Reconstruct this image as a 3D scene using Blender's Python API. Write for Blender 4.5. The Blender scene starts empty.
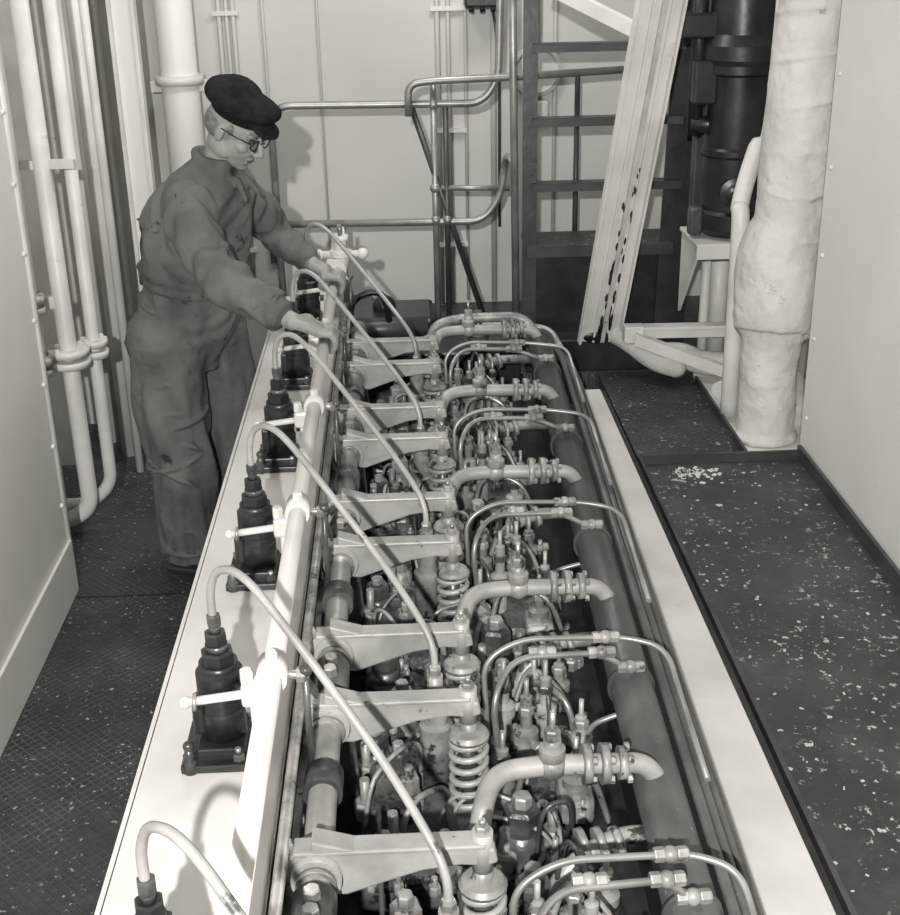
import bpy, bmesh, math, random
from mathutils import Vector, Matrix, noise as mnoise
rng = random.Random(7)
V = Vector
scene = bpy.context.scene
try:
    scene.view_settings.view_transform = 'Standard'
    scene.view_settings.look = 'None'
except Exception:
    pass

# ------------------------------------------------------------------ materials
def mk(name, c1, c2=None, ns=6.0, lo=.4, hi=.6, rough=.5, metal=0.0, bump=0.0, bs=30.0,
       speck=None, checker=0.0, detail=4.0, rust=None, spec=.5, folds=0):
    m = bpy.data.materials.new(name); m.use_nodes = True
    nt = m.node_tree; N = nt.nodes; L = nt.links
    N.clear()
    out = N.new('ShaderNodeOutputMaterial'); b = N.new('ShaderNodeBsdfPrincipled')
    L.new(b.outputs[0], out.inputs[0])
    tc = N.new('ShaderNodeTexCoord')
    def g(c):
        return (c, c * .972, c * .925, 1)
    def noise(scale, det=4.0, rou=.55):
        n = N.new('ShaderNodeTexNoise'); n.inputs['Scale'].default_value = scale
        n.inputs['Detail'].default_value = det; n.inputs['Roughness'].default_value = rou
        L.new(tc.outputs['Object'], n.inputs['Vector']); return n
    def ramp(a, lo, hi):
        r = N.new('ShaderNodeMapRange'); r.inputs['From Min'].default_value = lo
        r.inputs['From Max'].default_value = hi; r.clamp = True
        L.new(a, r.inputs['Value']); return r.outputs[0]
    def mix(fac, a, c):
        x = N.new('ShaderNodeMix'); x.data_type = 'RGBA'
        L.new(fac, x.inputs['Factor'])
        if isinstance(a, tuple): x.inputs['A'].default_value = a
        else: L.new(a, x.inputs['A'])
        if isinstance(c, tuple): x.inputs['B'].default_value = c
        else: L.new(c, x.inputs['B'])
        return x.outputs['Result']
    def math2(op, a, c):
        x = N.new('ShaderNodeMath'); x.operation = op
        for i, s in enumerate((a, c)):
            if isinstance(s, (int, float)): x.inputs[i].default_value = s
            else: L.new(s, x.inputs[i])
        return x.outputs[0]
    col = None
    if c2 is not None:
        col = mix(ramp(noise(ns, detail).outputs[0], lo, hi), g(c1), g(c2))
    if rust:
        col = mix(ramp(noise(rust[1], 6, .7).outputs[0], rust[2], rust[2] + .05), col if col else g(c1), g(rust[0]))
    hsock = None
    if checker:
        def wave(ang):
            mp = N.new('ShaderNodeMapping'); mp.inputs['Rotation'].default_value = (0, 0, ang)
            L.new(tc.outputs['Object'], mp.inputs['Vector'])
            w = N.new('ShaderNodeTexWave'); w.inputs['Scale'].default_value = checker
            w.inputs['Distortion'].default_value = 0
            L.new(mp.outputs[0], w.inputs['Vector']); return ramp(w.outputs['Fac'], .86, .97)
        hsock = math2('MAXIMUM', wave(.785), wave(-.785))
        f = math2('MULTIPLY', math2('MULTIPLY', hsock, ramp(noise(2.2, 4).outputs[0], .42, .62)), .5)
        col = mix(f, col, g(.15))
    if speck:
        sc, th_ = speck[1], speck[2]
        fine = ramp(noise(sc * 1.6, 3, .6).outputs[0], th_ + .01, th_ + .035)
        mid = ramp(noise(sc, 4, .65).outputs[0], th_, th_ + .03)
        clus = ramp(noise(2.3, 4, .6).outputs[0], .40, .56)
        clus2 = ramp(noise(4.5, 3, .6).outputs[0], .46, .62)
        big = ramp(noise(sc * .38, 6, .72).outputs[0], th_ + .035, th_ + .050)
        s_ = math2('MAXIMUM', math2('MULTIPLY', fine, clus2), math2('MULTIPLY', mid, clus))
        s_ = math2('MAXIMUM', s_, big)
        dust = math2('MULTIPLY', ramp(noise(7, 7, .75).outputs[0], .50, .76), .18)
        col = mix(dust, col if col else g(c1), g(.22))
        col = mix(s_, col, g(speck[0]))
    if col is not None: L.new(col, b.inputs['Base Color'])
    else: b.inputs['Base Color'].default_value = g(c1)
    b.inputs['Roughness'].default_value = rough
    b.inputs['Metallic'].default_value = metal
    b.inputs['Specular IOR Level'].default_value = spec
    if bump or hsock:
        bp = N.new('ShaderNodeBump'); bp.inputs['Strength'].default_value = bump if bump else .5
        bp.inputs['Distance'].default_value = .01
        L.new(hsock if hsock else noise(bs, 5).outputs[0], bp.inputs['Height'])
        if hsock: bp.inputs['Distance'].default_value = .003
        L.new(bp.outputs[0], b.inputs['Normal'])
    return m

M = {}
M['white'] = mk('white_paint', .70, .58, 5, .4, .65, rough=.42, bump=.06, bs=12, rust=(.32, 9, .67))
M['wall'] = mk('wall_paint', .80, .72, 1.5, .35, .7, rough=.5, bump=.08, bs=4, rust=(.60, 5, .68))
M['backwall'] = mk('bulkhead_paint', .56, .47, 1.2, .35, .7, rough=.5, bump=.08, bs=5, rust=(.38, 4, .68))
M['beam'] = mk('beam_white_paint', .64, .52, 4, .42, .7, rough=.36, bump=.04, bs=10, rust=(.18, 8, .69))
M['grubby'] = mk('grubby_white_paint', .55, .34, 9, .45, .72, rough=.45, bump=.1, rust=(.05, 14, .67))
M['plate'] = mk('checker_plate', .024, .046, 2.5, .4, .7, rough=.45, bump=.5, speck=(.50, 38, .635), checker=14)
M['tray'] = mk('tray_plate', .030, .056, 4, .4, .7, rough=.5, bump=.15, bs=60, speck=(.52, 34, .628))
M['steel'] = mk('bright_steel', .52, .24, 18, .38, .66, rough=.34, metal=.7, rust=(.06, 30, .60))
M['pipe'] = mk('steel_pipe', .34, .20, 10, .4, .7, rough=.38, metal=.5)
M['cast'] = mk('grey_casting', .38, .14, 16, .36, .66, rough=.45, metal=.2, bump=.15, bs=40, rust=(.04, 22, .58))
M['rocker'] = mk('rocker_casting', .38, .24, 10, .38, .7, rough=.46, metal=.15, bump=.12, bs=50, rust=(.08, 16, .64))
M['oily'] = mk('oily_iron', .05, .13, 12, .4, .65, rough=.30, metal=.3, bump=.2, bs=45)
M['head'] = mk('cylinder_head_iron', .055, .15, 14, .38, .66, rough=.36, metal=.25, bump=.4, bs=35, rust=(.02, 16, .54))
M['black'] = mk('black_iron', .014, .034, 8, .4, .7, rough=.34, metal=.15, bump=.1)
M['dark'] = mk('dark_paint', .035, .065, 6, .4, .7, rough=.38)
M['manifold'] = mk('manifold_iron', .075, .12, 8, .4, .7, rough=.38, metal=.3, bump=.12, bs=50, rust=(.28, 40, .65))
M['lag'] = mk('pipe_lagging', .66, .54, 5, .35, .7, rough=.85, bump=.8, bs=24, rust=(.38, 9, .64), spec=.2)
M['cloth'] = mk('coverall_cloth', .150, .080, 5, .38, .66, rough=.9, bump=.40, bs=40, rust=(.04, 8, .62), spec=.15)
M['skin'] = mk('skin', .30, .21, 18, .4, .7, rough=.5, bump=.25, bs=70)
M['hat'] = mk('cap_wool', .012, .020, 20, rough=.95, bump=.3, bs=60, spec=.1)
M['hair'] = mk('grey_hair', .20, .12, 60, rough=.8)
M['shoe'] = mk('shoe_leather', .02, .03, 10, rough=.4)

# ------------------------------------------------------------------ mesh builder
class B:
    def __init__(s, name, parent=None):
        s.name = name; s.bm = bmesh.new(); s.mats = []; s.parent = parent
    def mi(s, m):
        if m not in s.mats: s.mats.append(m)
        return s.mats.index(m)
    def ringface(s, rings, m, caps=True, smooth=True):
        i = s.mi(m); bm = s.bm; vs = [[bm.verts.new(p) for p in r] for r in rings]
        n = len(vs[0])
        for a in range(len(vs) - 1):
            b = a + 1
            for k in range(n):
                f = bm.faces.new((vs[a][k], vs[a][(k + 1) % n], vs[b][(k + 1) % n], vs[b][k]))
                f.material_index = i; f.smooth = smooth
        if caps:
            f = bm.faces.new(list(reversed(vs[0]))); f.material_index = i
            f = bm.faces.new(vs[-1]); f.material_index = i
    def lathe(s, base, axis, prof, m, n=16, smooth=True):
        base = V(base); ax = V(axis).normalized()
        u = ax.orthogonal().normalized(); w = ax.cross(u)
        rings = [[base + ax * h + (u * math.cos(2 * math.pi * k / n) + w * math.sin(2 * math.pi * k / n)) * r for k in range(n)] for r, h in prof]
        if smooth:
            i = s.mi(m); bm = s.bm
            for a in range(len(rings) - 1):
                va = [bm.verts.new(p) for p in rings[a]]; vb = [bm.verts.new(p) for p in rings[a + 1]]
                for k in range(n):
                    f = bm.faces.new((va[k], va[(k + 1) % n], vb[(k + 1) % n], vb[k])); f.material_index = i; f.smooth = True
                if a == 0: f = bm.faces.new(list(reversed(va))); f.material_index = i
                if a == len(rings) - 2: f = bm.faces.new(vb); f.material_index = i
        else:
            s.ringface(rings, m, True, False)
    def cyl(s, p0, p1, r, m, r1=None, n=16):
        p0 = V(p0); p1 = V(p1); d = p1 - p0
        s.lathe(p0, d, [(r, 0), (r if r1 is None else r1, d.length)], m, n)
    def hexn(s, p, axis, r, h, m):
        s.lathe(p, axis, [(r * .93, 0), (r, h * .12), (r, h * .85), (r * .85, h)], m, 6, False)
    def box(s, c, size, m, rot=None, bev=0.0):
        bm2 = bmesh.new(); bmesh.ops.create_cube(bm2, size=1)
        bmesh.ops.scale(bm2, vec=size, verts=bm2.verts)
        if bev:
            bmesh.ops.bevel(bm2, geom=bm2.edges[:], offset=bev, segments=2, affect='EDGES', profile=.5)
        mat = Matrix.Translation(V(c)) @ (rot.to_4x4() if rot is not None else Matrix.Identity(4))
        bmesh.ops.transform(bm2, matrix=mat, verts=bm2.verts)
        s.merge(bm2, m)
    def merge(s, bm2, m, smooth=None):
        i = s.mi(m); mp = {v: s.bm.verts.new(v.co) for v in bm2.verts}
        for f in bm2.faces:
            g = s.bm.faces.new([mp[v] for v in f.verts]); g.material_index = i
            g.smooth = f.smooth if smooth is None else smooth
        bm2.free()
    def beam(s, p0, p1, w, h, m, up=(0, 0, 1), bev=0):
        p0 = V(p0); p1 = V(p1); d = (p1 - p0); x = d.normalized()
        y = V(up).cross(x)
        if y.length < 1e-4: y = V((0, 1, 0)).cross(x)
        y.normalize(); z = x.cross(y)
        s.box((p0 + p1) / 2, (d.length, w, h), m, Matrix((x, y, z)).transposed(), bev)
    def extr(s, poly, axis_vec, m, bev=0.0):
        bm2 = bmesh.new(); vs = [bm2.verts.new(p) for p in poly]; f = bm2.faces.new(vs)
        r = bmesh.ops.extrude_face_region(bm2, geom=[f])
        bmesh.ops.translate(bm2, vec=V(axis_vec), verts=[e for e in r['geom'] if isinstance(e, bmesh.types.BMVert)])
        bmesh.ops.recalc_face_normals(bm2, faces=bm2.faces)
        if bev: bmesh.ops.bevel(bm2, geom=bm2.edges[:], offset=bev, segments=2, affect='EDGES', profile=.5)
        s.merge(bm2, m)
    def tube(s, pts, r, m, n=10, caps=True, radii=None, wob=None):
        pts = [V(p) for p in pts]
        T = []
        for i in range(len(pts)):
            a = pts[max(i - 1, 0)]; b = pts[min(i + 1, len(pts) - 1)]
            T.append((b - a).normalized())
        u = T[0].orthogonal().normalized(); rings = []; s_ = 0
        for i, p in enumerate(pts):
            if i: s_ += (p - pts[i - 1]).length
            u = (u - T[i] * u.dot(T[i])).normalized(); w = T[i].cross(u)
            rr = radii[i] if radii else r
            ring = []
            for k in range(n):
                a = 2 * math.pi * k / n; q = rr
                if wob:
                    cf = wob[3] if len(wob) > 3 else 1.3
                    q += wob[0] * mnoise.noise(V((s_ * wob[1] + math.cos(a + wob[2]) * 1.1, math.cos(a) * cf + wob[2] * 3, math.sin(a) * cf)))
                ring.append(p + (u * math.cos(a) + w * math.sin(a)) * q)
            rings.append(ring)
        s.ringface(rings, m, caps)
    def pipe(s, pts, r, m, fr=.05, n=10, seg=6):
        s.tube(fillet(pts, fr, seg), r, m, n)
    def sph(s, c, r, m, n=12, sc=(1, 1, 1), rot=None):
        bm2 = bmesh.new(); bmesh.ops.create_uvsphere(bm2, u_segments=n * 2, v_segments=n, radius=r)
        bmesh.ops.scale(bm2, vec=sc, verts=bm2.verts)
        mat = Matrix.Translation(V(c)) @ (rot.to_4x4() if rot is not None else Matrix.Identity(4))
        bmesh.ops.transform(bm2, matrix=mat, verts=bm2.verts)
        s.merge(bm2, m, True)
    def chain(s, pts, radii, m, n=16, wob=None, seg=6, ball=True):
        pts = [V(p) for p in pts]
        sm, rr = [], []
        P = [pts[0]] + pts + [pts[-1]]; Rr = [radii[0]] + list(radii) + [radii[-1]]
        for i in range(1, len(P) - 2):
            for k in range(seg):
                t = k / seg
                sm.append(catmull(P[i - 1], P[i], P[i + 1], P[i + 2], t)); rr.append(Rr[i] * (1 - t) + Rr[i + 1] * t)
        sm.append(pts[-1]); rr.append(radii[-1])
        s.tube(sm, 1, m, n, True, rr, wob)
        s.sph(pts[0], radii[0], m, 8)
        if ball: s.sph(pts[-1], radii[-1], m, 8)
    def done(s):
        me = bpy.data.meshes.new(s.name)
        bmesh.ops.recalc_face_normals(s.bm, faces=s.bm.faces)
        s.bm.to_mesh(me); s.bm.free()
        for k in s.mats: me.materials.append(M[k])
        o = bpy.data.objects.new(s.name, me); scene.collection.objects.link(o)
        if s.parent: o.parent = s.parent
        return o

def catmull(a, b, c, d, t):
    return .5 * ((2 * b) + (c - a) * t + (2 * a - 5 * b + 4 * c - d) * t * t + (3 * b - a - 3 * c + d) * t ** 3)
def fillet(pts, fr, seg=6):
    pts = [V(p) for p in pts]; out = [pts[0]]
    for i in range(1, len(pts) - 1):
        a, b, c = pts[i - 1], pts[i], pts[i + 1]
        l1 = (a - b).length; l2 = (c - b).length
        f = min(fr, l1 * .48, l2 * .48)
        p = b + (a - b).normalized() * f; q = b + (c - b).normalized() * f
        for k in range(seg + 1):
            t = k / seg
            out.append(p * (1 - t) ** 2 + b * 2 * t * (1 - t) + q * t * t)
    out.append(pts[-1]); return out
def spline(pts, seg=8):
    pts = [V(p) for p in pts]; P = [pts[0]] + pts + [pts[-1]]; o = []
    for i in range(1, len(P) - 2):
        for k in range(seg): o.append(catmull(P[i - 1], P[i], P[i + 1], P[i + 2], k / seg))
    o.append(pts[-1]); return o
def empty(name, loc=(0, 0, 0)):
    e = bpy.data.objects.new(name, None); e.empty_display_size = .1
    scene.collection.objects.link(e); return e
def remesh(o, vox, smooth=4, disp=0.0, ts=.1):
    m = o.modifiers.new('r', 'REMESH'); m.mode = 'VOXEL'; m.voxel_size = vox; m.use_smooth_shade = True
    s = o.modifiers.new('s', 'SMOOTH'); s.factor = .5; s.iterations = smooth
    if disp:
        t = bpy.data.textures.new(o.name + '_fold', 'CLOUDS'); t.noise_scale = ts; t.noise_depth = 2
        d = o.modifiers.new('d', 'DISPLACE'); d.texture = t; d.strength = disp; d.mid_level = .5
        s2 = o.modifiers.new('s2', 'SMOOTH'); s2.factor = .5; s2.iterations = 2

# ------------------------------------------------------------------ room
b = B('floor'); b.box((-.1, 3.4, -.03), (3.4, 6.4, .06), 'plate')
b.box((-.9, 3.98, .002), (1.2, .006, .003), 'black'); b.box((-.9, 2.2, .002), (1.2, .006, .003), 'black'); b.done()
b = B('wall_back'); b.box((0, 6.25, 1.5), (3.6, .1, 3.1), 'backwall'); b.done()
b = B('wall_left'); b.box((-1.225, 2.25, 1.5), (.05, 3.58, 3.1), 'wall')
for z in [.12 + .22 * i for i in range(13)]:
    b.sph((-1.198, 4.02, z), .009, 'white', 5)
b.cyl((-1.2, 4.045, -.0), (-1.2, 4.045, 3.05), .012, 'white')
b.done()
b = B('baseboard_left'); b.box((-1.193, 2.25, .1), (.012, 3.58, .2), 'wall', bev=.003)
b.done()
b = B('wall_left_recess'); b.box((-1.56, 5.1, 1.5), (.05, 2.3, 3.1), 'wall')
b.box((-1.42, 4.07, 1.5), (.36, .04, 3.1), 'wall')
for y in (4.7, 5.2, 5.7): b.box((-1.50, y, 1.5), (.08, .02, 3.1), 'white')
b.done()
b = B('wall_right'); b.box((1.375, 2.2, 1.5), (.05, 3.60, 3.1), 'wall')
for z in [.6 + .28 * i for i in range(9)]:
    b.sph((1.349, 3.95, z), .008, 'white', 5)
b.done()
b = B('wall_right_recess'); b.box((1.68, 5.1, 1.5), (.05, 2.3, 3.1), 'wall'); b.box((1.54, 4.03, 1.5), (.28, .04, 3.1), 'wall'); b.done()

b = B('walkway_tray'); b.box((1.06, 2.35, .225), (.55, 3.22, .45), 'tray')
b.box((.787, 2.35, .46), (.012, 3.22, .045), 'dark'); b.box((1.06, 3.955, .46), (.54, .012, .045), 'dark')
b.box((1.336, 2.35, .47), (.012, 3.22, .06), 'dark')
b.done()
b = B('paint_chip_debris')
for k in range(60):
    x = .90 + abs(rng.gauss(0, .06)); y = 3.86 + rng.gauss(0, .03)
    if y < 3.93 and x < 1.2: b.box((x, y, .452), (rng.uniform(.004, .02), rng.uniform(.004, .014), .003), 'white', Matrix.Rotation(rng.uniform(0, 3), 3, 'Z'))
for k in range(110):
    x = rng.uniform(.81, 1.30); y = rng.uniform(1.2, 3.9)
    b.box((x, y, .4515), (rng.uniform(.003, .011), rng.uniform(.003, .008), .002), 'grubby', Matrix.Rotation(rng.uniform(0, 3), 3, 'Z'))
b.done()
b = B('walkway_plate'); b.box((1.0, 4.50, .205), (.38, 1.06, .41), 'plate'); b.box((1.186, 4.42, .425), (.010, .88, .03), 'dark')
b.box((1.42, 4.52, .205), (.44, .92, .41), 'wall'); b.done()
b = B('aft_platform'); b.box((.52, 5.63, .2), (2.2, 1.12, .398), 'plate'); b.done()

e = empty('bulkhead_conduits')
b = B('conduit_run', e)
for x, r in ((-.80, .012), (-.765, .01), (-.735, .012), (-.60, .008), (-.35, .005), (.20, .012), (.25, .010), (.33, .008), (.46, .014), (.75, .01)):
    b.cyl((x, 6.185, .41), (x, 6.185, 3.0), r, 'backwall', n=8)
for z in (.7, 1.25, 1.8):
    b.box((-.77, 6.185, z), (.12, .03, .02), 'white'); b.box((.25, 6.185, z), (.16, .03, .02), 'white')
for x in (-1.35, -1.22, 0.62): b.box((x, 6.16, 1.7), (.012, .08, 2.6), 'backwall')
b.box((-.77, 6.19, .75), (.05, .03, .16), 'dark', bev=.004); b.box((-.62, 6.19, .70), (.05, .03, .14), 'dark', bev=.004)
b.done()
b = B('wall_gauge'); b.lathe((.66, 6.2, 1.52), (0, -1, 0), [(.12, 0), (.12, .05), (.10, .06), (.10, .05)], 'backwall', 28)
b.box((.66, 6.18, 1.34), (.12, .05, .08), 'backwall', bev=.01); b.cyl((.66, 6.17, 1.62), (.66, 6.17, 2.6), .012, 'backwall'); b.done()
b = B('junction_box'); b.box((.40, 6.07, 1.86), (.16, .12, .10), 'black', bev=.01); b.cyl((.40, 6.10, 1.9), (.40, 6.10, 3.0), .012, 'black')
for x in (.35, .40, .45): b.cyl((x, 6.04, 1.79), (x, 6.04, 1.82), .012, 'black')
b.pipe([(.45, 6.08, 1.8), (.48, 6.08, 1.6), (.48, 6.10, .8)], .007, 'dark'); b.done()
b = B('bulkhead_pipe'); b.cyl((-.98, 6.03, .0), (-.98, 6.03, 3.0), .085, 'wall', n=24)
for z in (1.53, .75): b.cyl((-.98, 6.03, z - .02), (-.98, 6.03, z + .02), .11, 'white', n=24)
b.box((-.98, 6.05, 1.5), (.27, .03, .05), 'white')
b.done()

e = empty('white_pipe_group')
b = B('vertical_pipes', e)
b.pipe([(-1.33, 4.46, 3.0), (-1.345, 4.46, .06), (-1.40, 4.50, -.0)], .036, 'white', .08, 16)
b.pipe([(-1.235, 4.50, 3.0), (-1.23, 4.50, .11), (-1.33, 4.50, .05), (-1.45, 4.52, .05)], .032, 'white', .10, 16)
b.pipe([(-1.155, 4.60, 3.0), (-1.165, 4.60, .16), (-1.26, 4.60, .08), (-1.45, 4.60, .08)], .024, 'white', .10, 16)
b.cyl((-1.16, 5.1, .0), (-1.16, 5.1, 3.0), .018, 'white')
b.cyl((-1.24, 5.3, .0), (-1.24, 5.3, 3.0), .035, 'white')
b.cyl((-1.34, 5.5, .0), (-1.34, 5.5, 3.0), .06, 'white')
b.box((-1.14, 5.72, 1.5), (.10, .03, 3.0), 'wall'); b.box((-1.09, 5.70, 1.5), (.014, .06, 3.0), 'white'); b.box((-1.19, 5.70, 1.5), (.014, .06, 3.0), 'white')
b.done()
b = B('pipe_flanges', e)
for (x, y, z, r) in ((-1.335, 4.46, .93, .055), (-1.230, 4.5, .72, .075), (-1.335, 4.46, .70, .06), (-1.16, 4.6, .72, .05)):
    for dz in (-.02, .022): b.cyl((x, y, z + dz - .013), (x, y, z + dz + .013), r, 'white', n=20)
    for k in range(6):
        a = k * math.pi / 3; b.hexn((x + math.cos(a) * r * .8, y + math.sin(a) * r * .8, z + .03), (0, 0, 1), .01, .014, 'white')
b.box((-1.27, 4.5, 1.42), (.3, .03, .03), 'white'); b.box((-1.27, 4.5, .93), (.12, .05, .05), 'white', bev=.01)
b.done()
b = B('bilge_valve')
vx, vy = -1.04, 5.25
b.cyl((vx, vy, .0), (vx, vy, .38), .05, 'white'); b.cyl((vx, vy, .38), (vx, vy, .40), .08, 'white'); b.cyl((vx, vy, .2), (vx, vy, .22), .08, 'white')
b.cyl((vx, vy, .4), (vx, vy, .5), .012, 'steel')
ring = [V((vx + .07 * math.cos(a), vy + .07 * math.sin(a), .5)) for a in [i * math.pi / 12 for i in range(25)]]
b.tube(ring, .009, 'dark'); b.cyl((vx - .07, vy, .5), (vx + .07, vy, .5), .006, 'dark'); b.cyl((vx - .1, vy, .12), (vx + .25, vy, .12), .04, 'oily')
b.done()

# ------------------------------------------------------------------ guard rails
g = empty('guard_rail')
b = B('rail_tubes', g); r = .016
b.pipe([(-.53, 5.5, .40), (-.53, 5.5, 1.47), (.36, 5.5, 1.46), (.43, 5.5, 1.56), (.44, 5.5, 1.95), (.44, 5.5, 2.6)], r, 'pipe', .09, 14)
b.pipe([(-.53, 5.5, .97), (.36, 5.5, .96), (.44, 5.5, 1.07), (.46, 5.5, 1.24), (.47, 5.3, 1.26)], r, 'pipe', .08, 14)
b.pipe([(.05, 5.46, 1.42), (.05, 5.46, 1.55), (.15, 5.46, 1.56), (.50, 5.49, 1.565), (.98, 5.62, 1.57)], r, 'pipe', .05, 14)
b.cyl((.155, 5.5, .4), (.155, 5.5, 1.56), .014, 'pipe'); b.cyl((.06, 5.5, 1.46), (.37, 5.5, .5), .013, 'dark')
b.cyl((.205, 5.5, .4), (.205, 5.5, 1.46), .013, 'dark')
b.cyl((.155, 5.5, 1.11), (.48, 5.5, 1.10), .012, 'pipe')
b.cyl((.485, 5.25, .4), (.46, 5.3, 2.8), r, 'pipe', n=14)
b.cyl((-.25, 5.5, .4), (-.25, 5.5, .97), .013, 'pipe')
b.cyl((.78, 5.62, .5), (.78, 5.62, 1.55), .012, 'dark')
for p in ((.155, 5.5, .97), (.205, 5.5, .97), (.155, 5.5, 1.46), (-.53, 5.5, .97), (.155, 5.5, 1.11)): b.sph(p, .024, 'pipe', 8)
b.done()

# ------------------------------------------------------------------ ladder
L_ = empty('ship_ladder')
b = B('ladder_stiles', L_)
b.beam((.535, 5.24, .4), (.565, 5.48, 2.9), .016, .06, 'black', up=(1, 0, 0)); b.beam((1.14, 5.24, .4), (1.25, 5.48, 2.9), .016, .13, 'black', up=(1, 0, 0))
b.done()
b = B('ladder_treads', L_)
for i, z in enumerate((1.15, 1.41, 1.70, 1.96, 2.22)):
    y = 5.24 + (z - .4) * .096
    b.box((.865, y, z), (.62, .075, .016), 'black', bev=.003); b.box((.865, y - .037, z - .010), (.62, .006, .032), 'dark')
b.done()
b = B('ladder_landing', L_); b.box((.84, 5.14, .47), (.66, .12, .14), 'black', bev=.006)
b.box((.84, 5.40, .885), (.62, .26, .03), 'plate', bev=.004); b.box((.84, 5.265, .875), (.62, .01, .05), 'dark')
b.box((.84, 5.40, .63), (.58, .22, .46), 'black', bev=.01)
b.done()

b = B('slanted_steel_stay')
p0 = V((.80, 5.0, .56)); p1 = V((.985, 4.30, 2.75)); d = (p1 - p0).normalized()
side = V((.98, .12, 0)); side = (side - d * side.dot(d)).normalized(); nrm = d.cross(side).normalized()
if nrm.y > 0: nrm = -nrm
def slab(w, t, off, so, m):
    rot = Matrix((d, side, nrm)).transposed(); b.box((p0 + p1) / 2 + nrm * off + side * so, ((p1 - p0).length, w, t), m, rot, .002)
slab(.165, .012, 0, 0, 'white'); slab(.010, .035, .012, -.083, 'white'); slab(.010, .035, .012, .083, 'white')
slab(.018, .016, .01, .014, 'grubby'); slab(.010, .012, .01, -.024, 'white'); slab(.010, .012, .01, .045, 'white')
rot = Matrix((d, side, nrm)).transposed()
for k in range(70):
    t_ = .06 + .75 * (k / 70) ** 1.2; q = p0 + d * t_
    s_ = rng.uniform(.5, 1) * (1.1 - t_)
    b.sph(q + nrm * .012 + side * rng.choice([.0, .014, .030, .014, .04]) + side * rng.uniform(-.005, .005), .009 * s_ + .002, 'black', 5, (2.8, .7, .5), rot)
b.sph(p0 + d * .02, .03, 'black', 8, (1, 2.4, .6), rot)
b.beam((.60, 5.15, 1.93), (.98, 4.62, 1.74), .03, .05, 'white')
b.done()
b = B('stay_bracket')
b.beam((.88, 4.86, .655), (1.42, 4.86, .65), .05, .012, 'white'); b.beam((.88, 4.89, .63), (1.42, 4.89, .625), .012, .06, 'white')
b.beam((.92, 4.80, .62), (1.42, 4.72, .44), .012, .045, 'white'); b.beam((.92, 4.82, .64), (1.42, 4.74, .46), .04, .01, 'white')
b.box((.92, 4.86, .63), (.08, .06, .07), 'white', bev=.005); b.done()

b = B('oil_filter_canister')
cx, cy = 1.29, 4.9
b.lathe((cx, cy, 1.02), (0, 0, 1), [(.10, 0), (.135, .03), (.135, .09), (.118, .10), (.118, .30), (.126, .31), (.126, .33), (.118, .34), (.118, .60), (.138, .61), (.138, .64), (.148, .66), (.148, .71), (.13, .75), (.12, .95), (.12, 1.4)], 'black', 28)
for k in range(8):
    a = k * math.pi / 4; b.hexn((cx + .132 * math.cos(a), cy + .132 * math.sin(a), 1.72), (0, 0, 1), .013, .02, 'oily')
b.lathe((cx - .02, cy - .105, 1.20), (-.1, -1, 0), [(.055, 0), (.055, .03), (.035, .035), (.015, .045)], 'black', 20)
b.cyl((cx - .16, cy, 1.40), (cx - .16, cy, 2.1), .028, 'black'); b.box((cx - .14, cy - .02, 1.6), (.09, .10, .16), 'black', bev=.01)
b.box((cx - .1, cy, 1.80), (.28, .12, .09), 'black', bev=.01); b.cyl((cx, cy, 1.44), (cx - .18, cy, 1.44), .034, 'black')
b.box((cx - .145, cy - .03, 1.08), (.05, .06, .11), 'oily', bev=.01)
b.box((cx + .03, cy + .18, 1.45), (.30, .06, .85), 'dark', bev=.01)
b.done()
b = B('canister_shelf')
b.box((1.32, 4.90, 1.005), (.38, .32, .016), 'white', bev=.003); b.box((1.32, 4.745, .98), (.38, .012, .05), 'white')
b.extr([(1.14, 4.76, .99), (1.14, 5.06, .99), (1.14, 5.06, .66)], (.012, 0, 0), 'white')
b.cyl((1.23, 4.98, .44), (1.23, 4.98, .99), .020, 'white'); b.cyl((1.30, 5.04, .44), (1.30, 5.04, .99), .04, 'white', n=20)
b.done()
b = B('white_pipe_cluster')
b.cyl((1.32, 5.24, .44), (1.32, 5.24, 2.9), .045, 'white', n=20)
b.cyl((1.46, 5.24, .44), (1.46, 5.24, 2.9), .05, 'white', n=20)
b.done()
b = B('lagged_floor_pipes')
b.tube(spline([(.84, 5.03, .60), (.92, 4.98, .56), (1.02, 4.90, .50), (1.10, 4.86, .48)]), .042, 'lag', 18)
b.tube(spline([(1.04, 4.97, .50), (1.13, 4.93, .51), (1.22, 4.88, .49), (1.42, 4.86, .48)]), .050, 'lag', 18)
b.sph((1.04, 4.97, .50), .05, 'lag', 10); b.sph((1.10, 4.86, .48), .042, 'lag', 10)
b.pipe([(1.35, 4.66, .85), (1.35, 4.66, .50), (1.25, 4.62, .475), (1.21, 4.58, .475)], .035, 'lag', .08, 16)
b.done()

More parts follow.
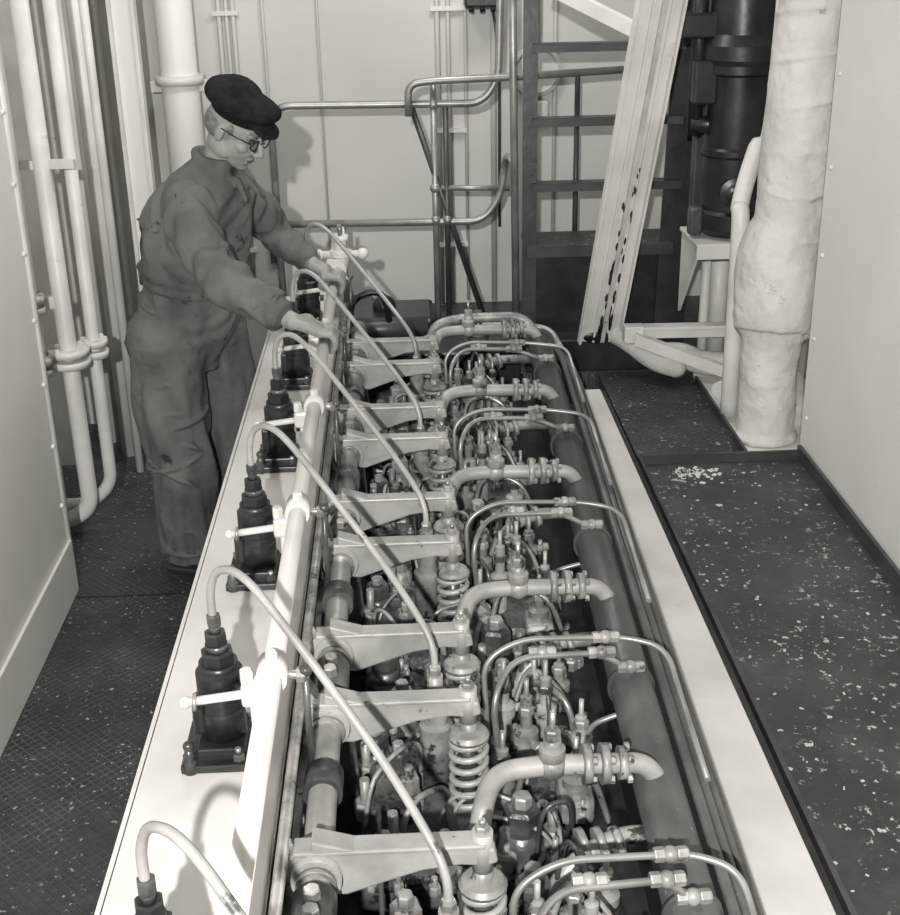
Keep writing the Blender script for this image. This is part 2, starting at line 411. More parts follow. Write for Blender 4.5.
b = B('lagged_exhaust_pipe')
pts = [(1.30, 4.26, .415), (1.30, 4.26, .62), (1.30, 4.26, .78), (1.303, 4.27, .82), (1.31, 4.28, .93), (1.32, 4.29, 1.06), (1.33, 4.29, 1.12), (1.345, 4.29, 1.17), (1.35, 4.29, 1.5), (1.36, 4.29, 1.9), (1.375, 4.29, 3.1)]
rad = [.103, .103, .106, .136, .150, .150, .142, .128, .124, .118, .116]
P2 = spline(pts, 10); R2 = []
for i in range(len(pts) - 1):
    for k in range(10): R2.append(rad[i] * (1 - k / 10) + rad[i + 1] * k / 10)
R2.append(rad[-1]); b.tube(P2, 1, 'lag', 48, True, R2, (.010, 7, .4))
for z, rr_ in ((.80, .122), (1.17, .132), (.52, .105), (1.32, .126), (1.46, .124), (1.60, .123), (1.74, .121), (1.88, .119), (2.02, .118)):
    xx = 1.30 + min((z - .4) * .055, .058)
    b.tube([V((xx + rr_ * math.cos(a), 4.285 + rr_ * math.sin(a), z + .02 * math.sin(a + z * 5))) for a in [k * math.pi / 16 for k in range(33)]], .0045, 'lag', 8)
b.cyl((1.30, 4.26, .415), (1.30, 4.26, .435), .122, 'lag', n=28)
o = b.done(); remesh(o, .008, 1, .009, .045)
b = B('white_branch_pipe')
b.tube(spline([(1.215, 4.44, .43), (1.215, 4.46, 1.12), (1.22, 4.50, 1.22), (1.28, 4.56, 1.40), (1.34, 4.58, 1.55), (1.36, 4.58, 2.9)]), .032, 'white', 18)
b.done()
b = B('thin_white_riser'); b.cyl((1.53, 4.22, .42), (1.53, 4.22, 3.0), .018, 'white'); b.done()

# ------------------------------------------------------------------ ENGINE
E = empty('marine_diesel_engine')
b = B('engine_block', E)
b.box((-.36, 2.75, .40), (.245, 4.1, .80), 'beam')
b.box((.18, 2.75, .21), (.86, 4.1, .42), 'black')
b.box((.21, 2.75, .44), (.78, 4.05, .04), 'black')
b.done()
b = B('pump_beam', E)
b.box((-.362, 2.78, .81), (.246, 4.2, .02), 'beam', bev=.004)
b.box((-.484, 2.78, .79), (.010, 4.2, .06), 'beam')
b.box((-.228, 2.78, .72), (.014, 4.1, .16), 'oily', bev=.003)
b.box((-.212, 2.78, .745), (.012, 4.1, .012), 'steel')
b.box((-.205, 2.78, .66), (.03, 4.1, .03), 'oily')
y = .85
while y < 4.7:
    b.hexn((-.22, y, .70), (1, 0, 0), .012, .014, 'steel'); y += .11
b.done()
b = B('side_beam', E)
b.extr([(.585, .7, .44), (.748, .7, .44), (.748, 4.58, .44), (.685, 4.58, .44)], (0, 0, .06), 'beam', .004)
b.box((.67, 2.65, .22), (.15, 3.9, .43), 'black'); b.box((.760, 2.65, .44), (.018, 3.9, .09), 'black')
b.done()

PY = [1.27 + .65 * k for k in range(6)]
IY = [.85 + .65 * k for k in range(6)]
px = -.342
b = B('fuel_pumps', E)
for i, y in enumerate(PY):
    bx = px - .012
    b.box((bx, y - .02, .829), (.112, .15, .016), 'black', bev=.003)
    b.box((bx + .01, y - .015, .84), (.085, .10, .02), 'black', bev=.004)
    for sx in (-1, 1):
        for sy in (-1, 1):
            b.hexn((bx + sx * .043, y - .02 + sy * .058, .836), (0, 0, 1), .011, .014, 'oily')
            b.cyl((bx + sx * .043, y - .02 + sy * .058, .85), (bx + sx * .043, y - .02 + sy * .058, .86), .005, 'steel')
    b.lathe((px, y - .01, .845), (0, 0, 1), [(.040, 0), (.040, .055), (.037, .058), (.037, .075), (.041, .078), (.041, .132), (.034, .138), (.034, .15)], 'black', 24)
    b.hexn((px, y - .01, .992), (0, 0, 1), .030, .026, 'black'); b.cyl((px, y - .01, 1.018), (px, y - .01, 1.03), .020, 'oily')
    b.hexn((px, y - .01, 1.03), (0, 0, 1), .020, .024, 'black'); b.cyl((px, y - .01, 1.052), (px, y - .01, 1.072), .010, 'oily')
    b.cyl((px + .03, y - .035, .955), (px + .052, y - .05, .955), .014, 'black'); b.hexn((px + .047, y - .046, .955), (.8, -.55, 0), .018, .018, 'oily')
    b.box((px - .040, y - .01, .89), (.02, .05, .06), 'black', bev=.004)
    b.hexn((px + .038, y + .03, .90), (1, .3, 0), .012, .02, 'oily')
    b.lathe((px - .052, y - .085, .82), (0, 0, 1), [(.013, 0), (.013, .02), (.008, .025), (.008, .05)], 'oily', 12)
    b.sph((px - .052, y - .085, .872), .010, 'oily', 8)
b.done()
b = B('fuel_rail', E)
RX, RZ, RR = -.243, 1.0, .0185
b.cyl((RX, .75, RZ), (RX, 4.55, RZ), RR, 'beam', n=24)
for i, y in enumerate(PY):
    yy = y - .06
    b.cyl((px - .052, yy, .945), (RX - .01, yy, .962), .008, 'beam'); b.sph((px - .054, yy, .945), .011, 'beam', 8)
    b.cyl((px - .04, yy, .945), (px - .033, yy, .945), .016, 'steel')
    b.box((RX - .034, yy, .962), (.042, .04, .044), 'beam', bev=.007); b.cyl((RX, yy - .03, RZ), (RX, yy + .03, RZ), RR + .008, 'beam', n=24)
    b.hexn((RX - .045, yy, .98), (0, 0, 1), .012, .026, 'beam'); b.cyl((RX - .035, yy, .80), (RX - .035, yy, .96), .008, 'beam')
    b.hexn((RX, yy, RZ + RR + .004), (0, 0, 1), .011, .018, 'beam')
    b.cyl((RX + .015, yy, RZ - .005), (RX + .062, yy, RZ - .01), .008, 'steel'); b.hexn((RX + .04, yy, RZ - .008), (1, 0, 0), .014, .016, 'steel')
    b.cyl((RX + .055, yy, RZ), (RX + .055, yy, .80), .006, 'oily'); b.sph((RX + .056, yy, RZ), .012, 'oily', 8)
    b.beam((RX + .055, yy, .98), (RX + .06, yy + .14, .86), .006, .018, 'oily')
b.done()
b = B('rail_end_valve', E)
y = 4.6
b.lathe((RX, y - .05, RZ), (0, 1, 0), [(.04, 0), (.04, .02), (.028, .025), (.028, .08), (.04, .085), (.04, .1)], 'white', 20)
b.lathe((RX + .02, y, RZ), (0, 0, 1), [(.03, 0), (.03, .04), (.04, .045), (.04, .065), (.022, .07), (.022, .1), (.03, .105), (.03, .12)], 'white', 18)
b.cyl((RX - .06, y, RZ + .05), (RX + .10, y, RZ + .05), .014, 'white'); b.sph((RX + .1, y, RZ + .05), .022, 'white', 8); b.sph((RX - .06, y, RZ + .05), .02, 'white', 8)
b.cyl((RX + .02, y, RZ + .12), (RX + .02, y, RZ + .16), .008, 'steel')
b.cyl((RX, y, .7), (RX, y, RZ), .02, 'white')
b.done()

b = B('injection_pipes', E)
for i, y in enumerate(PY):
    yi = IY[i]
    pts = [(px, y - .01, 1.06), (px, y - .012, 1.13), (px + .02, y - .03, 1.180), (px + .065, y - .07, 1.188), (px + .13, y - .13, 1.135),
           (px + .27, y - .26, .985), (.01, yi + .045, .90), (.035, yi + .01, .85), (.038, yi, .80)]
    b.tube(spline(pts, 8), .0072, 'rocker', 10)
    b.hexn((px, y - .01, 1.065), (0, 0, 1), .013, .022, 'oily'); b.hexn((.038, yi, .785), (0, 0, 1), .013, .03, 'steel')
    b.lathe((.038, yi, .56), (0, 0, 1), [(.034, 0), (.034, .12), (.024, .125), (.024, .19), (.016, .2), (.016, .235)], 'cast', 16)
b.done()

DY = (-.145, .10)
b = B('rocker_shaft', E)
SX, SZ = -.165, .80
b.cyl((SX, .8, SZ), (SX, 4.5, SZ), .025, 'pipe', n=20)
b.cyl((SX - .050, .8, SZ + .05), (SX - .050, 4.5, SZ + .05), .010, 'steel', n=12)
for yi in IY:
    for dy in DY:
        b.cyl((SX, yi + dy - .034, SZ), (SX, yi + dy + .034, SZ), .040, 'rocker', n=24)
        b.cyl((SX, yi + dy - .048, SZ), (SX, yi + dy - .036, SZ), .032, 'steel', n=20)
        b.cyl((SX, yi + dy + .036, SZ), (SX, yi + dy + .048, SZ), .032, 'steel', n=20)
    b.cyl((SX, yi - .075, SZ), (SX, yi + .03, SZ), .035, 'oily', n=20)
    b.extr([(SX - .05, yi - .065, .46), (SX + .05, yi - .065, .46), (SX + .028, yi - .065, SZ), (SX - .028, yi - .065, SZ)], (0, .08, 0), 'oily', .006)
    b.hexn((SX, yi - .045, SZ + .033), (0, 0, 1), .014, .02, 'steel'); b.hexn((SX, yi - .005, SZ + .033), (0, 0, 1), .014, .02, 'steel')
    b.cyl((SX, yi + .28, SZ), (SX, yi + .34, SZ), .034, 'oily', n=20)
b.done()
VX = .096
b = B('rocker_arms', E)
for yi in IY:
    for dy in DY:
        y = yi + dy
        prof = [(-.228, .815), (-.20, .838), (-.13, .846), (-.02, .844), (.08, .838), (.115, .832), (.120, .806), (.102, .800), (.06, .804), (0, .796), (-.06, .776), (-.12, .755), (-.19, .762), (-.222, .785)]
        b.extr([(p[0], y - .014, p[1]) for p in prof], (0, .028, 0), 'rocker', .004)
        b.box((-.05, y, .841), (.30, .040, .009), 'rocker', bev=.003)
        b.cyl((VX, y, .785), (VX, y, .858), .017, 'rocker', n=16)
        b.hexn((VX, y, .856), (0, 0, 1), .012, .014, 'cast'); b.cyl((VX, y, .868), (VX, y, .88), .005, 'steel')
        b.hexn((-.212, y, .835), (0, 0, 1), .013, .018, 'cast'); b.cyl((-.212, y, .6), (-.212, y, .80), .009, 'steel')
        b.extr([(-.17, y - .020, .842), (-.10, y - .020, .844), (-.17, y - .020, .866)], (0, .040, 0), 'rocker', .003)
b.done()
b = B('valve_springs', E)
for yi in IY:
    for dy in DY:
        y = yi + dy; R = .033; turns = 6; pts = []
        for k in range(turns * 16 + 1):
            a = k / 16 * 2 * math.pi; pts.append(V((VX + R * math.cos(a), y + R * math.sin(a), .59 + .160 * k / (turns * 16))))
        b.tube(pts, .0068, 'rocker', 8)
        b.lathe((VX, y, .748), (0, 0, 1), [(.038, 0), (.040, .007), (.034, .015), (.018, .020), (.014, .04)], 'cast', 20)
        b.cyl((VX, y, .50), (VX, y, .59), .045, 'cast', n=20); b.cyl((VX, y, .59), (VX, y, .76), .015, 'oily')
b.done()

b = B('cylinder_heads', E)
s2 = B('head_studs_and_nuts', E)
s3 = B('head_fittings', E)
for ki, yi in enumerate(IY):
    yc = yi - .03
    b.box((.11, yc, .495), (.46, .52, .07), 'head', bev=.014)
    b.lathe((.10, yc, .53), (0, 0, 1), [(.215, 0), (.215, .012), (.19, .018), (.18, .02)], 'head', 32)
    b.box((.27, yc + .03, .56), (.11, .30, .08), 'head', bev=.02)
    b.box((.30, yc - .12, .60), (.07, .10, .06), 'cast', bev=.015)
    b.box((-.05, yc - .04, .56), (.10, .16, .06), 'head', bev=.014)
    for k in range(12):
        a = (k + .5) * math.pi / 6; x = .10 + .215 * math.cos(a); y = yc + .235 * math.sin(a)
        s2.cyl((x, y, .52), (x, y, .62), .010, 'cast', n=8); s2.hexn((x, y, .53), (0, 0, 1), .024, .04, rng.choice(['cast', 'oily', 'cast']))
    for (x, dy, r, h, m) in ((-.09, .10, .032, .07, 'oily'), (-.07, -.24, .034, .07, 'oily'), (.19, -.20, .038, .10, 'oily'), (.19, .24, .034, .11, 'head'), (-.03, .22, .03, .09, 'cast'), (-.02, -.06, .022, .08, 'cast'), (-.04, .04, .026, .07, 'oily')):
        s3.lathe((x, yc + dy, .53), (0, 0, 1), [(r * 1.25, 0), (r * 1.25, .012), (r, .016), (r, h * .7)], m, 18)
        s3.hexn((x, yc + dy, .53 + h * .7), (0, 0, 1), r * .95, h * .5, m)
        s3.hexn((x, yc + dy, .53 + h * 1.2), (0, 0, 1), r * .5, h * .25, 'cast')
    for (x, dy, H) in ((.215, -.02, .20), (.265, .09, .17), (.30, -.12, .13), (.18, .10, .17), (.25, .17, .13), (.33, .02, .12), (.16, -.12, .15), (.31, .22, .12)):
        s3.lathe((x, yc + dy, .57), (0, 0, 1), [(.028, 0), (.028, .014), (.018, .02), (.018, H * .45), (.025, H * .47), (.025, H * .6), (.012, H * .65), (.012, H), (.005, H + .004), (.005, H + .04)], rng.choice(['cast', 'pipe', 'cast', 'rocker']), 16)
        s3.hexn((x, yc + dy, .57 + H * .8), (0, 0, 1), .016, .018, rng.choice(['cast', 'oily']))
        if rng.random() < .7:
            a = rng.uniform(0, 6.28); s3.cyl((x, yc + dy, .57 + H * .53), (x + .05 * math.cos(a), yc + dy + .05 * math.sin(a), .57 + H * .53), .009, 'cast'); s3.hexn((x + .04 * math.cos(a), yc + dy + .04 * math.sin(a), .57 + H * .53), (math.cos(a), math.sin(a), 0), .014, .014, 'cast')
    for k in range(24):
        x = rng.uniform(-.12, .38); y = yc + rng.uniform(-.29, .29)
        z = .53 if x < .2 else .58
        s2.hexn((x, y, z), (0, 0, 1), rng.uniform(.010, .018), rng.uniform(.015, .03), rng.choice(['cast', 'oily', 'cast', 'head']))
        s2.cyl((x, y, z + .01), (x, y, z + rng.uniform(.03, .06)), .006, 'cast', n=8)
    for k in range(12):
        x = rng.uniform(-.1, .30); y = yc + rng.uniform(-.27, .22); a = rng.uniform(0, 6.28); l = rng.uniform(.07, .18)
        q = V((min(x + l * math.cos(a), .37), y + l * math.sin(a), .56)); hh = rng.uniform(.61, .70)
        s3.tube(spline([(x, y, .54), (x, y, hh - .03), (x + .3 * (q.x - x), y + .3 * (q.y - y), hh), (x + .8 * (q.x - x), y + .8 * (q.y - y), hh - .02), q], 6), rng.choice([.004, .005, .007]), rng.choice(['pipe', 'cast', 'rocker', 'oily']), 8)
b.done(); s2.done(); s3.done()

def mx(y): return .425 + .026 * (y - 1.6)
MZ = .72
b = B('exhaust_manifold', E)
b.cyl((mx(.8), .8, MZ), (mx(4.5), 4.50, MZ), .044, 'manifold', n=28)
b.lathe((mx(4.5), 4.48, MZ), (0, 1, 0), [(.055, 0), (.055, .02), (.04, .05), (.02, .06)], 'manifold', 24)
b.beam((mx(.9), .9, .58), (mx(4.5), 4.5, .58), .05, .10, 'black')
for yi in IY:
    b.cyl((mx(yi), yi + .04, MZ), (mx(yi), yi + .052, MZ), .049, 'manifold', n=28)
b.done()
b = B('cooling_water_elbows', E)
for yi in IY:
    y = yi + .35; X = mx(y)
    b.tube(fillet([(.10, y - .105, .60), (.10, y - .105, .765), (.130, y - .02, .795), (.22, y - .005, .795), (X - .03, y + .005, .785), (X, y + .006, .74)], .06, 8), .0185, 'rocker', 18)
    ax = V((1, .03, -.02)).normalized(); c = V((X - .105, y, .79))
    for o in (-.030, .002, .034):
        b.cyl(c + ax * (o - .007), c + ax * (o + .007), .037 if o < .03 else .03, 'cast', n=20)
        for k in range(4):
            a = k * math.pi / 2 + .78; w = V((0, 0, 1)); v2 = ax.cross(w)
            p = c + ax * (o + .007) + (w * math.sin(a) + v2 * math.cos(a)) * .028; b.hexn(p, ax, .008, .009, 'cast')
    b.cyl((.10, y - .105, .59), (.10, y - .105, .605), .04, 'cast', n=20)
    b.sph((.235, y - .003, .795), .028, 'cast', 10)
    b.lathe((.235, y - .003, .80), (0, 0, 1), [(.024, 0), (.024, .03), (.016, .035), (.016, .05)], 'cast', 16)
    b.hexn((.235, y - .003, .85), (0, 0, 1), .015, .02, 'cast'); b.cyl((.235, y - .003, .86), (.235, y - .003, .905), .005, 'steel')
    b.tube(fillet([(.20, y - .16, .60), (.25, y - .13, .68), (.33, y - .10, .71), (X - .03, y - .08, .70)], .05), .016, 'cast', 14)
    for o in (.27, .30, .33): b.cyl((o, y - .11, .705), (o + .012, y - .107, .707), .028, 'cast', n=18)
b.done()
b = B('lubrication_pipes', E)
for yi in IY:
    X = mx(yi)
    b.tube(fillet([(.165, yi - .10, .58), (.145, yi - .10, .80), (.19, yi - .02, .84), (.37, yi + .01, .825), (X - .01, yi + .01, .78)], .05, 8), .0065, 'pipe', 10)
    b.tube(fillet([(.145, yi - .02, .58), (.135, yi + .02, .81), (.21, yi + .04, .845), (.42, yi + .06, .83), (X + .065, yi + .03, .82), (X + .077, yi - .05, .77), (X + .077, yi - .30, .745)], .06, 8), .006, 'pipe', 10)
    for (x, dy, z) in ((.25, .0, .838), (.37, .010, .826), (.385, .058, .832), (X - .01, .01, .79)):
        b.sph((x, yi + dy, z), .014, 'cast', 8); b.hexn((x - .026, yi + dy, z), (1, .06, 0), .012, .018, 'cast'); b.hexn((x + .010, yi + dy, z), (1, .06, 0), .012, .018, 'cast')
    b.tube(spline([(.20, yi + .12, .60), (.24, yi + .15, .70), (.30, yi + .1, .68), (.33, yi, .64), (.36, yi - .02, .68), (X - .03, yi - .02, .70)], 6), .006, 'pipe', 8)
    b.tube(spline([(.18, yi - .2, .58), (.20, yi - .18, .70), (.26, yi - .2, .73), (.32, yi - .22, .70), (.36, yi - .22, .58)], 6), .006, 'steel', 8)
    b.tube(spline([(.22, yi + .2, .58), (.24, yi + .2, .74), (.26, yi + .12, .76), (.27, yi + .05, .70), (.27, yi + .02, .60)], 6), .005, 'oily', 8)
for o, z, r in ((.062, .735, .010), (.085, .715, .009), (.105, .70, .007), (.122, .66, .008)):
    b.pipe([(mx(.8) + o, .8, z), (mx(4.3) + o, 4.3, z), (mx(4.3) + o - .04, 4.5, z), (mx(4.3) + o - .10, 4.62, z), (mx(4.3) + o - .2, 4.64, z + .03)], r, 'manifold', .1, 10)
b.done()
b = B('engine_end_casing', E)
b.box((.14, 4.76, .42), (.62, .20, .44), 'black', bev=.01)
b.pipe([(.10, 4.45, .62), (.10, 4.48, .80), (.20, 4.51, .82), (.44, 4.51, .82), (mx(4.48), 4.48, .74)], .018, 'cast', .06, 14)
b.pipe([(.05, 4.5, .62), (.05, 4.58, .72), (.3, 4.62, .76), (.55, 4.62, .74), (.58, 4.5, .70)], .012, 'cast', .06, 12)
b.lathe((.28, 4.60, .62), (0, 0, 1), [(.03, 0), (.03, .08), (.04, .085), (.04, .11), (.015, .12), (.015, .2)], 'oily', 16)
b.done()
A_ = empty('aft_machinery')
b = B('gearbox_casing', A_)
b.box((-.12, 5.25, .53), (.5, .3, .24), 'black', bev=.02); b.cyl((-.30, 5.12, .60), (.1, 5.12, .60), .05, 'dark'); b.sph((-.08, 5.25, .66), .05, 'black', 10)
b.box((.25, 5.15, .47), (.40, .12, .14), 'black', bev=.02)
b.cyl((-.2, 5.6, .4), (-.2, 5.6, .60), .07, 'dark')
b.pipe([(-.22, 5.1, .4), (-.22, 5.1, .74), (-.08, 5.1, .78), (-.04, 5.1, .5)], .014, 'black', .08)
b.done()

# ------------------------------------------------------------------ WORKER
W = empty('worker_in_coveralls')
f = V((.94, -.34, 0)); sd = V((.34, .94, 0))
b = B('coveralls', W)
rings = []
key = [(.80, -.755, 4.20, .125, .180), (.90, -.740, 4.19, .150, .190), (1.0, -.712, 4.175, .160, .19), (1.06, -.702, 4.165, .152, .18), (1.09, -.700, 4.165, .144, .174),
       (1.12, -.695, 4.16, .165, .19), (1.19, -.680, 4.15, .170, .20), (1.28, -.655, 4.135, .158, .205), (1.37, -.625, 4.125, .135, .20), (1.43, -.605, 4.12, .108, .160), (1.465, -.590, 4.115, .080, .105), (1.50, -.575, 4.11, .062, .068)]
def lerpkey(z):
    for a, c in zip(key, key[1:]):
        if a[0] <= z <= c[0]:
            t = (z - a[0]) / (c[0] - a[0]); return [a[i] * (1 - t) + c[i] * t for i in range(5)]
    return key[-1]
NZ = 80
for j in range(NZ + 1):
    z, cx_, cy_, dp, wd = lerpkey(.80 + .70 * j / NZ)
    c = V((cx_, cy_, z)); ring = []
    for k in range(72):
        a = k * math.pi / 36
        n1 = mnoise.noise(V((z * 5 + 1.2 * math.cos(a), math.cos(a) * 2.4, math.sin(a) * 2.4))) * .026
        n2 = (abs(mnoise.noise(V((z * 16 + 3 * math.cos(a + 1), math.cos(a) * 1.5, math.sin(a) * 1.5)))) - .2) * .024
        if z > 1.40: n1 *= .3; n2 *= .3
        ring.append(c + f * (dp + n1 + n2) * math.cos(a) + sd * (wd + n1 + n2) * math.sin(a) + V((0, 0, -.18 * dp * math.cos(a))))
    rings.append(ring)
b.ringface(rings, 'cloth')
b.chain([(-.665, 3.985, 1.375), (-.612, 3.88, 1.265), (-.545, 3.80, 1.175), (-.46, 3.765, 1.125), (-.385, 3.735, 1.090)], [.080, .074, .068, .060, .050], 'cloth', 40, (.028, 22, .3, .8), 14)
b.chain([(-.565, 4.29, 1.37), (-.50, 4.39, 1.27), (-.44, 4.45, 1.17), (-.385, 4.43, 1.125), (-.335, 4.395, 1.095)], [.078, .070, .062, .053, .043], 'cloth', 40, (.024, 22, 1.3, .8), 14)
b.chain([(-.80, 4.10, .90), (-.795, 4.09, .70), (-.785, 4.09, .48), (-.79, 4.13, .28), (-.800, 4.17, .075)], [.130, .120, .110, .104, .104], 'cloth', 44, (.030, 5, .7, 2.2), 18, False)
b.chain([(-.67, 4.27, .90), (-.655, 4.29, .70), (-.645, 4.31, .48), (-.665, 4.35, .28), (-.69, 4.38, .075)], [.125, .115, .104, .098, .096], 'cloth', 44, (.030, 5, 2.1, 2.2), 18, False)
def crease(c, ax, R, a0, a1, r):
    c = V(c); ax = V(ax).normalized(); u = ax.orthogonal().normalized(); w = ax.cross(u)
    n = 12; pts = []; rd = []
    for i in range(n + 1):
        t = i / n; a = a0 + (a1 - a0) * t
        pts.append(c + (u * math.cos(a) + w * math.sin(a)) * R + ax * .03 * math.sin(t * 3)); rd.append(r * (.25 + math.sin(t * math.pi)))
    b.tube(pts, 1, 'cloth', 8, True, rd)
for k in range(8):
    z = .11 + k * .04
    crease((-.795, 4.155, z), (rng.uniform(-.3, .3), rng.uniform(-.3, .3), 1), .104, rng.uniform(0, 6), rng.uniform(0, 6), .008)
for k in range(8):
    z = .42 + k * .055
    crease((-.788, 4.09, z), (rng.uniform(-.4, .4), rng.uniform(-.4, .4), 1), .112, rng.uniform(0, 6), rng.uniform(0, 6), .008)
for k in range(10):
    t = k / 9; q = V((-.62, 3.89, 1.27)).lerp(V((-.40, 3.74, 1.09)), t)
    crease(q, (.75, -.3, -.45), .073 - .020 * t, rng.uniform(0, 6), rng.uniform(0, 6), .008)
for k in range(9):
    z = .98 + k * .045
    a0 = rng.uniform(2.6, 4.2)
    pts = []
    zz, cx_, cy_, dp, wd = lerpkey(z)
    sl = rng.uniform(-.10, .10)
    for i in range(11):
        a = -a0 + i * .11
        pts.append(V((cx_, cy_, z + sl * i / 11)) + f * (dp + .002) * math.cos(a) + sd * (wd + .002) * math.sin(a) + V((0, 0, -.18 * dp * math.cos(a))))
    b.tube(pts, 1, 'cloth', 8, True, [.009 * math.sin(math.pi * (i + .5) / 11) + .001 for i in range(11)])
for sg in (-1, 1):
    base = V((-.572, 4.110, 1.468))
    pp = []
    for k in range(9):
        a = .45 + (math.pi - .45) * k / 8
        pp.append(base + (f * math.cos(a) + sd * sg * math.sin(a)) * .068 + V((0, 0, -.045 * math.cos(a))))
    b.tube(pp, .010, 'cloth', 8, True, [.017] * 9)
    q0 = base + f * .078 + sd * sg * .030 + V((0, 0, -.045))
    b.chain([pp[0], q0, base + f * .112 + sd * sg * .05 + V((0, 0, -.10))], [.016, .014, .007], 'cloth', 10)
b.tube([V((-.700, 4.165, 1.088)) + f * .152 * math.cos(a) + sd * .181 * math.sin(a) + V((0, 0, -.03 * math.cos(a))) for a in [k * math.pi / 16 for k in range(33)]], .013, 'cloth', 8)
for c, dr, rr_ in ((V((-.372, 3.728, 1.083)), V((.8, -.4, -.4)), .050), (V((-.330, 4.392, 1.092)), V((.75, -.5, -.4)), .043)):
    dr.normalize(); b.cyl(c - dr * .018, c + dr * .014, rr_, 'cloth', n=24)
o = b.done(); remesh(o, .0056, 2, .005, .04)
b = B('coverall_buckle', W)
b.box(V((-.700, 4.165, 1.10)) - f * .150 - sd * .07, (.012, .03, .045), 'hat', Matrix.Rotation(.3, 3, 'Z'), .003)
b.done()
b = B('shoes', W)
for (x, y) in ((-.775, 4.165), (-.665, 4.375)):
    b.chain([(x - .07, y + .02, .04), (x + .03, y - .01, .045), (x + .12, y - .04, .035)], [.042, .046, .036], 'shoe', 14)
    b.chain([(x - .05, y + .01, .05), (x - .045, y + .01, .12)], [.045, .045], 'shoe', 12)
    b.beam((x - .11, y + .03, .012), (x + .15, y - .05, .012), .09, .022, 'shoe', bev=.008)
b.done()
fw = V((.80, -.42, -.48)).normalized(); lf = V((0, 0, 1)).cross(fw).normalized(); up = fw.cross(lf).normalized()
HR = Matrix((fw, lf, up)).transposed(); HC = V((-.503, 4.085, 1.580))
def hp(x, y, z): return HC + HR @ V((x, y, z))
b = B('head', W)
b.sph(hp(-.012, 0, .03), 1, 'skin', 16, (.094, .073, .088), HR)
b.sph(hp(.024, 0, -.030), 1, 'skin', 14, (.062, .059, .068), HR)
b.sph(hp(.030, 0, -.065), 1, 'skin', 14, (.050, .044, .046), HR)
b.sph(hp(.055, 0, -.092), 1, 'skin', 10, (.022, .024, .018), HR)
for sgn in (-1, 1):
    b.sph(hp(.050, sgn * .036, -.020), 1, 'skin', 10, (.028, .022, .022), HR)
    b.sph(hp(-.01, sgn * .046, -.055), 1, 'skin', 10, (.048, .018, .034), HR)
    b.sph(hp(.076, sgn * .028, .028), 1, 'skin', 8, (.013, .026, .008), HR)
    b.sph(hp(-.012, sgn * .075, -.004), 1, 'skin', 10, (.017, .007, .030), HR)
    b.sph(hp(.096, sgn * .011, -.032), 1, 'skin', 8, (.010, .008, .008), HR)
b.chain([hp(.080, 0, .020), hp(.098, 0, -.005), hp(.108, 0, -.028)], [.009, .0095, .0115], 'skin', 12)
b.sph(hp(.079, 0, -.056), 1, 'skin', 8, (.010, .024, .0055), HR); b.sph(hp(.076, 0, -.069), 1, 'skin', 8, (.010, .020, .007), HR)
b.chain([hp(-.03, 0, -.04), V((-.585, 4.12, 1.42))], [.052, .058], 'skin', 16)
o = b.done(); remesh(o, .003, 3)
b = B('face_details', W)
for sgn in (-1, 1):
    b.sph(hp(.080, sgn * .031, .008), .009, 'shoe', 8)
    pts = [hp(.099 - .006 * abs(math.cos(a)), sgn * .033 + .021 * math.cos(a), .006 + .017 * math.sin(a)) for a in [k * math.pi / 10 for k in range(21)]]
    b.tube(pts, .0026, 'black', 6)
    b.tube([hp(.093, sgn * .054, .012), hp(.05, sgn * .076, .014), hp(-.008, sgn * .079, .014)], .0022, 'black', 6)
    b.sph(hp(.086, sgn * .029, .028), 1, 'hair', 6, (.006, .021, .0045), HR)
b.tube([hp(.101, -.012, .010), hp(.106, 0, .014), hp(.101, .012, .010)], .0024, 'black', 6)
b.tube([hp(.083, -.020, -.0635), hp(.0885, 0, -.062), hp(.083, .020, -.0635)], .0018, 'shoe', 6)
b.done()
b = B('hair', W)
b.sph(hp(-.035, 0, .005), 1, 'hair', 16, (.076, .074, .062), HR)
for sgn in (-1, 1): b.sph(hp(.014, sgn * .060, .022), 1, 'hair', 8, (.016, .012, .026), HR)
b.done()
b = B('flat_cap', W)
cr = Matrix.Rotation(-.10, 3, lf)
b.sph(hp(-.005, 0, .088), 1, 'hat', 20, (.122, .106, .044), cr @ HR)
b.sph(hp(-.048, 0, .098), 1, 'hat', 20, (.090, .100, .052), cr @ HR)
b.sph(hp(.0, 0, .060), 1, 'hat', 16, (.104, .086, .034), cr @ HR)
b.sph(hp(.084, 0, .060), 1, 'hat', 14, (.054, .066, .010), Matrix.Rotation(.30, 3, lf) @ HR)
o = b.done(); remesh(o, .0038, 2, .010, .05)

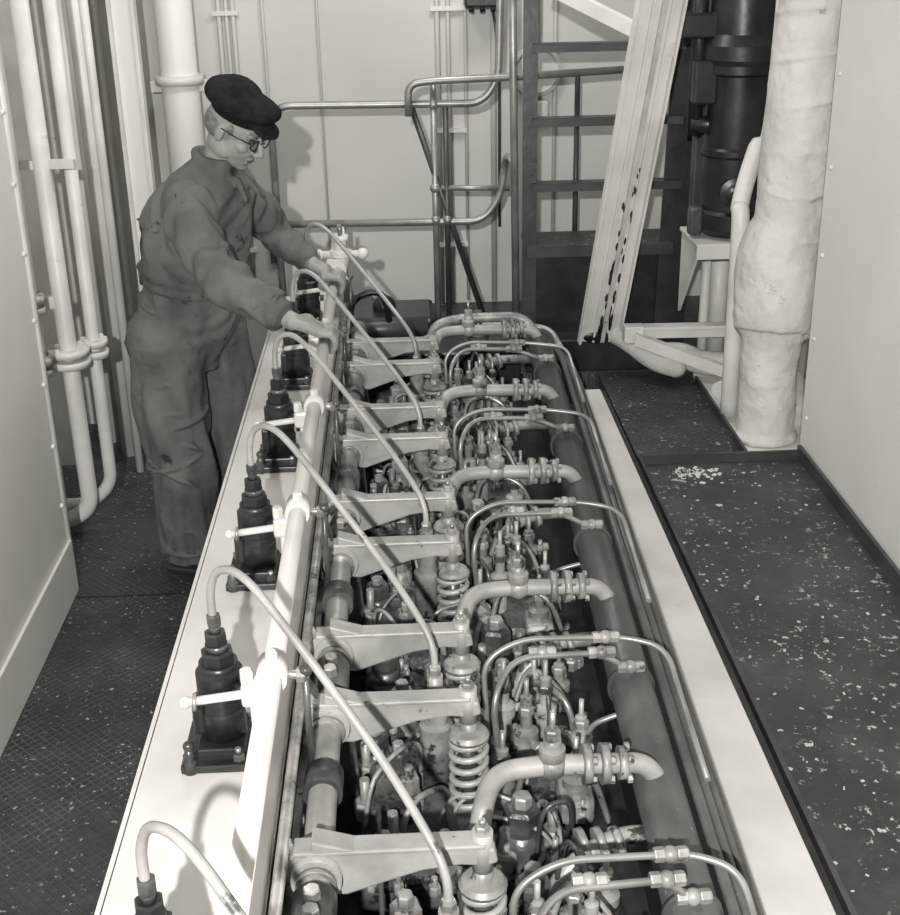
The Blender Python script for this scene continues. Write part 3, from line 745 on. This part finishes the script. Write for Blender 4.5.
def hand(name, yc, sgn, wrist, sleeve):
    b = B(name, W)
    C = V((RX, yc, RZ)); g = RR + .011
    def rp(ang, y, extra=0):
        a = math.radians(ang); return C + V((math.cos(a) * (g + extra), y, math.sin(a) * (g + extra)))
    wr = V(wrist); sl = V(sleeve)
    K = C + V((-.006, 0, g + .012))
    for dd in (-.034, -.017, 0, .017, .034):
        b.chain([wr + V((0, dd * .6, 0)), (wr + K) / 2 + V((0, dd * .9, .004)), K + V((0, dd, -.002))], [.019, .0175, .0135], 'skin', 12)
    xd = (K - wr).normalized(); yd = V((0, 1, 0)); zd = xd.cross(yd).normalized()
    b.sph((wr + K) / 2, 1, 'skin', 12, (.058, .042, .019), Matrix((xd, zd.cross(xd), zd)).transposed())
    ends = {0: (-35), 1: (-60), 2: (-50), 3: (-20)}
    for k in range(4):
        dy = (-.038, -.0127, .0127, .038)[k] * (1 if sgn > 0 else -1)
        e = ends[k]; sp = 1.15
        pts = [K + V((-.004, dy, 0)), rp(58, dy * sp, .014), rp(25, dy * sp, .010), rp(-5, dy * sp, .003), rp(e, dy * sp, 0)]
        b.chain(pts, [.0120, .0108, .0104, .0096, .0084], 'skin', 12)
        b.sph(pts[0] + V((0, 0, .003)), .0125, 'skin', 8)
        b.sph(pts[1] + V((.001, 0, .002)), .0112, 'skin', 8)
    t = -sgn
    b.chain([wr + V((.02, t * .022, -.004)), wr + V((.048, t * .046, -.010)), C + V((-.036, t * .066, .020)), C + V((-.020, t * .090, .028))], [.019, .0165, .0130, .0100], 'skin', 12)
    b.chain([sl, wr], [.028, .028], 'skin', 14)
    o = b.done(); remesh(o, .0026, 1)
hand('right_hand', 3.69, -1, (-.335, 3.708, 1.066), (-.385, 3.735, 1.088))
hand('left_hand', 4.34, 1, (-.312, 4.372, 1.074), (-.345, 4.400, 1.098))

# ------------------------------------------------------------------ camera
cam = bpy.data.cameras.new('camera'); co = bpy.data.objects.new('camera', cam); scene.collection.objects.link(co)
th = math.radians(22.9); ps = math.radians(2.04); ro = math.radians(1.13)
Fv = V((math.sin(ps) * math.cos(th), math.cos(ps) * math.cos(th), -math.sin(th)))
Rv = V((math.cos(ps), -math.sin(ps), 0)); Uv = Rv.cross(Fv)
R2v = Rv * math.cos(ro) - Uv * math.sin(ro); U2v = Rv * math.sin(ro) + Uv * math.cos(ro)
mt = Matrix((R2v, U2v, -Fv)).transposed().to_4x4(); mt.translation = V((0, 0, 2.17))
co.matrix_world = mt
cam.sensor_fit = 'HORIZONTAL'; cam.sensor_width = 36; cam.lens = 36 * 1270 / 900
cam.clip_start = .05
scene.camera = co

# ------------------------------------------------------------------ light
w = bpy.data.worlds.new('world'); w.use_nodes = True; scene.world = w
w.node_tree.nodes['Background'].inputs[0].default_value = (1, .985, .96, 1)
w.node_tree.nodes['Background'].inputs[1].default_value = .22
def lamp(name, typ, loc, tgt, e, size=.1):
    l = bpy.data.lights.new(name, typ); l.energy = e; l.color = (1, .985, .96)
    if typ == 'AREA': l.size = size
    else: l.shadow_soft_size = size
    o = bpy.data.objects.new(name, l); o.location = loc
    o.rotation_euler = (V(tgt) - V(loc)).to_track_quat('-Z', 'Y').to_euler(); scene.collection.objects.link(o)
    if typ == 'SPOT': l.spot_size = math.radians(130); l.spot_blend = .4
    return o
lamp('flash_lamp', 'SPOT', (-.25, -.9, 2.60), (.1, 4.6, 1.1), 780, .03)
lamp('added_fill_lamp', 'AREA', (-.5, 4.4, 3.3), (-.4, 4.9, 0), 18, .4)  # added fill, no real fitting: offsets flash falloff towards the far end
lamp('added_fill_lamp', 'AREA', (.4, 5.0, 3.2), (.3, 5.8, .8), 20, .4)  # second added fill out of view, lightens the back wall
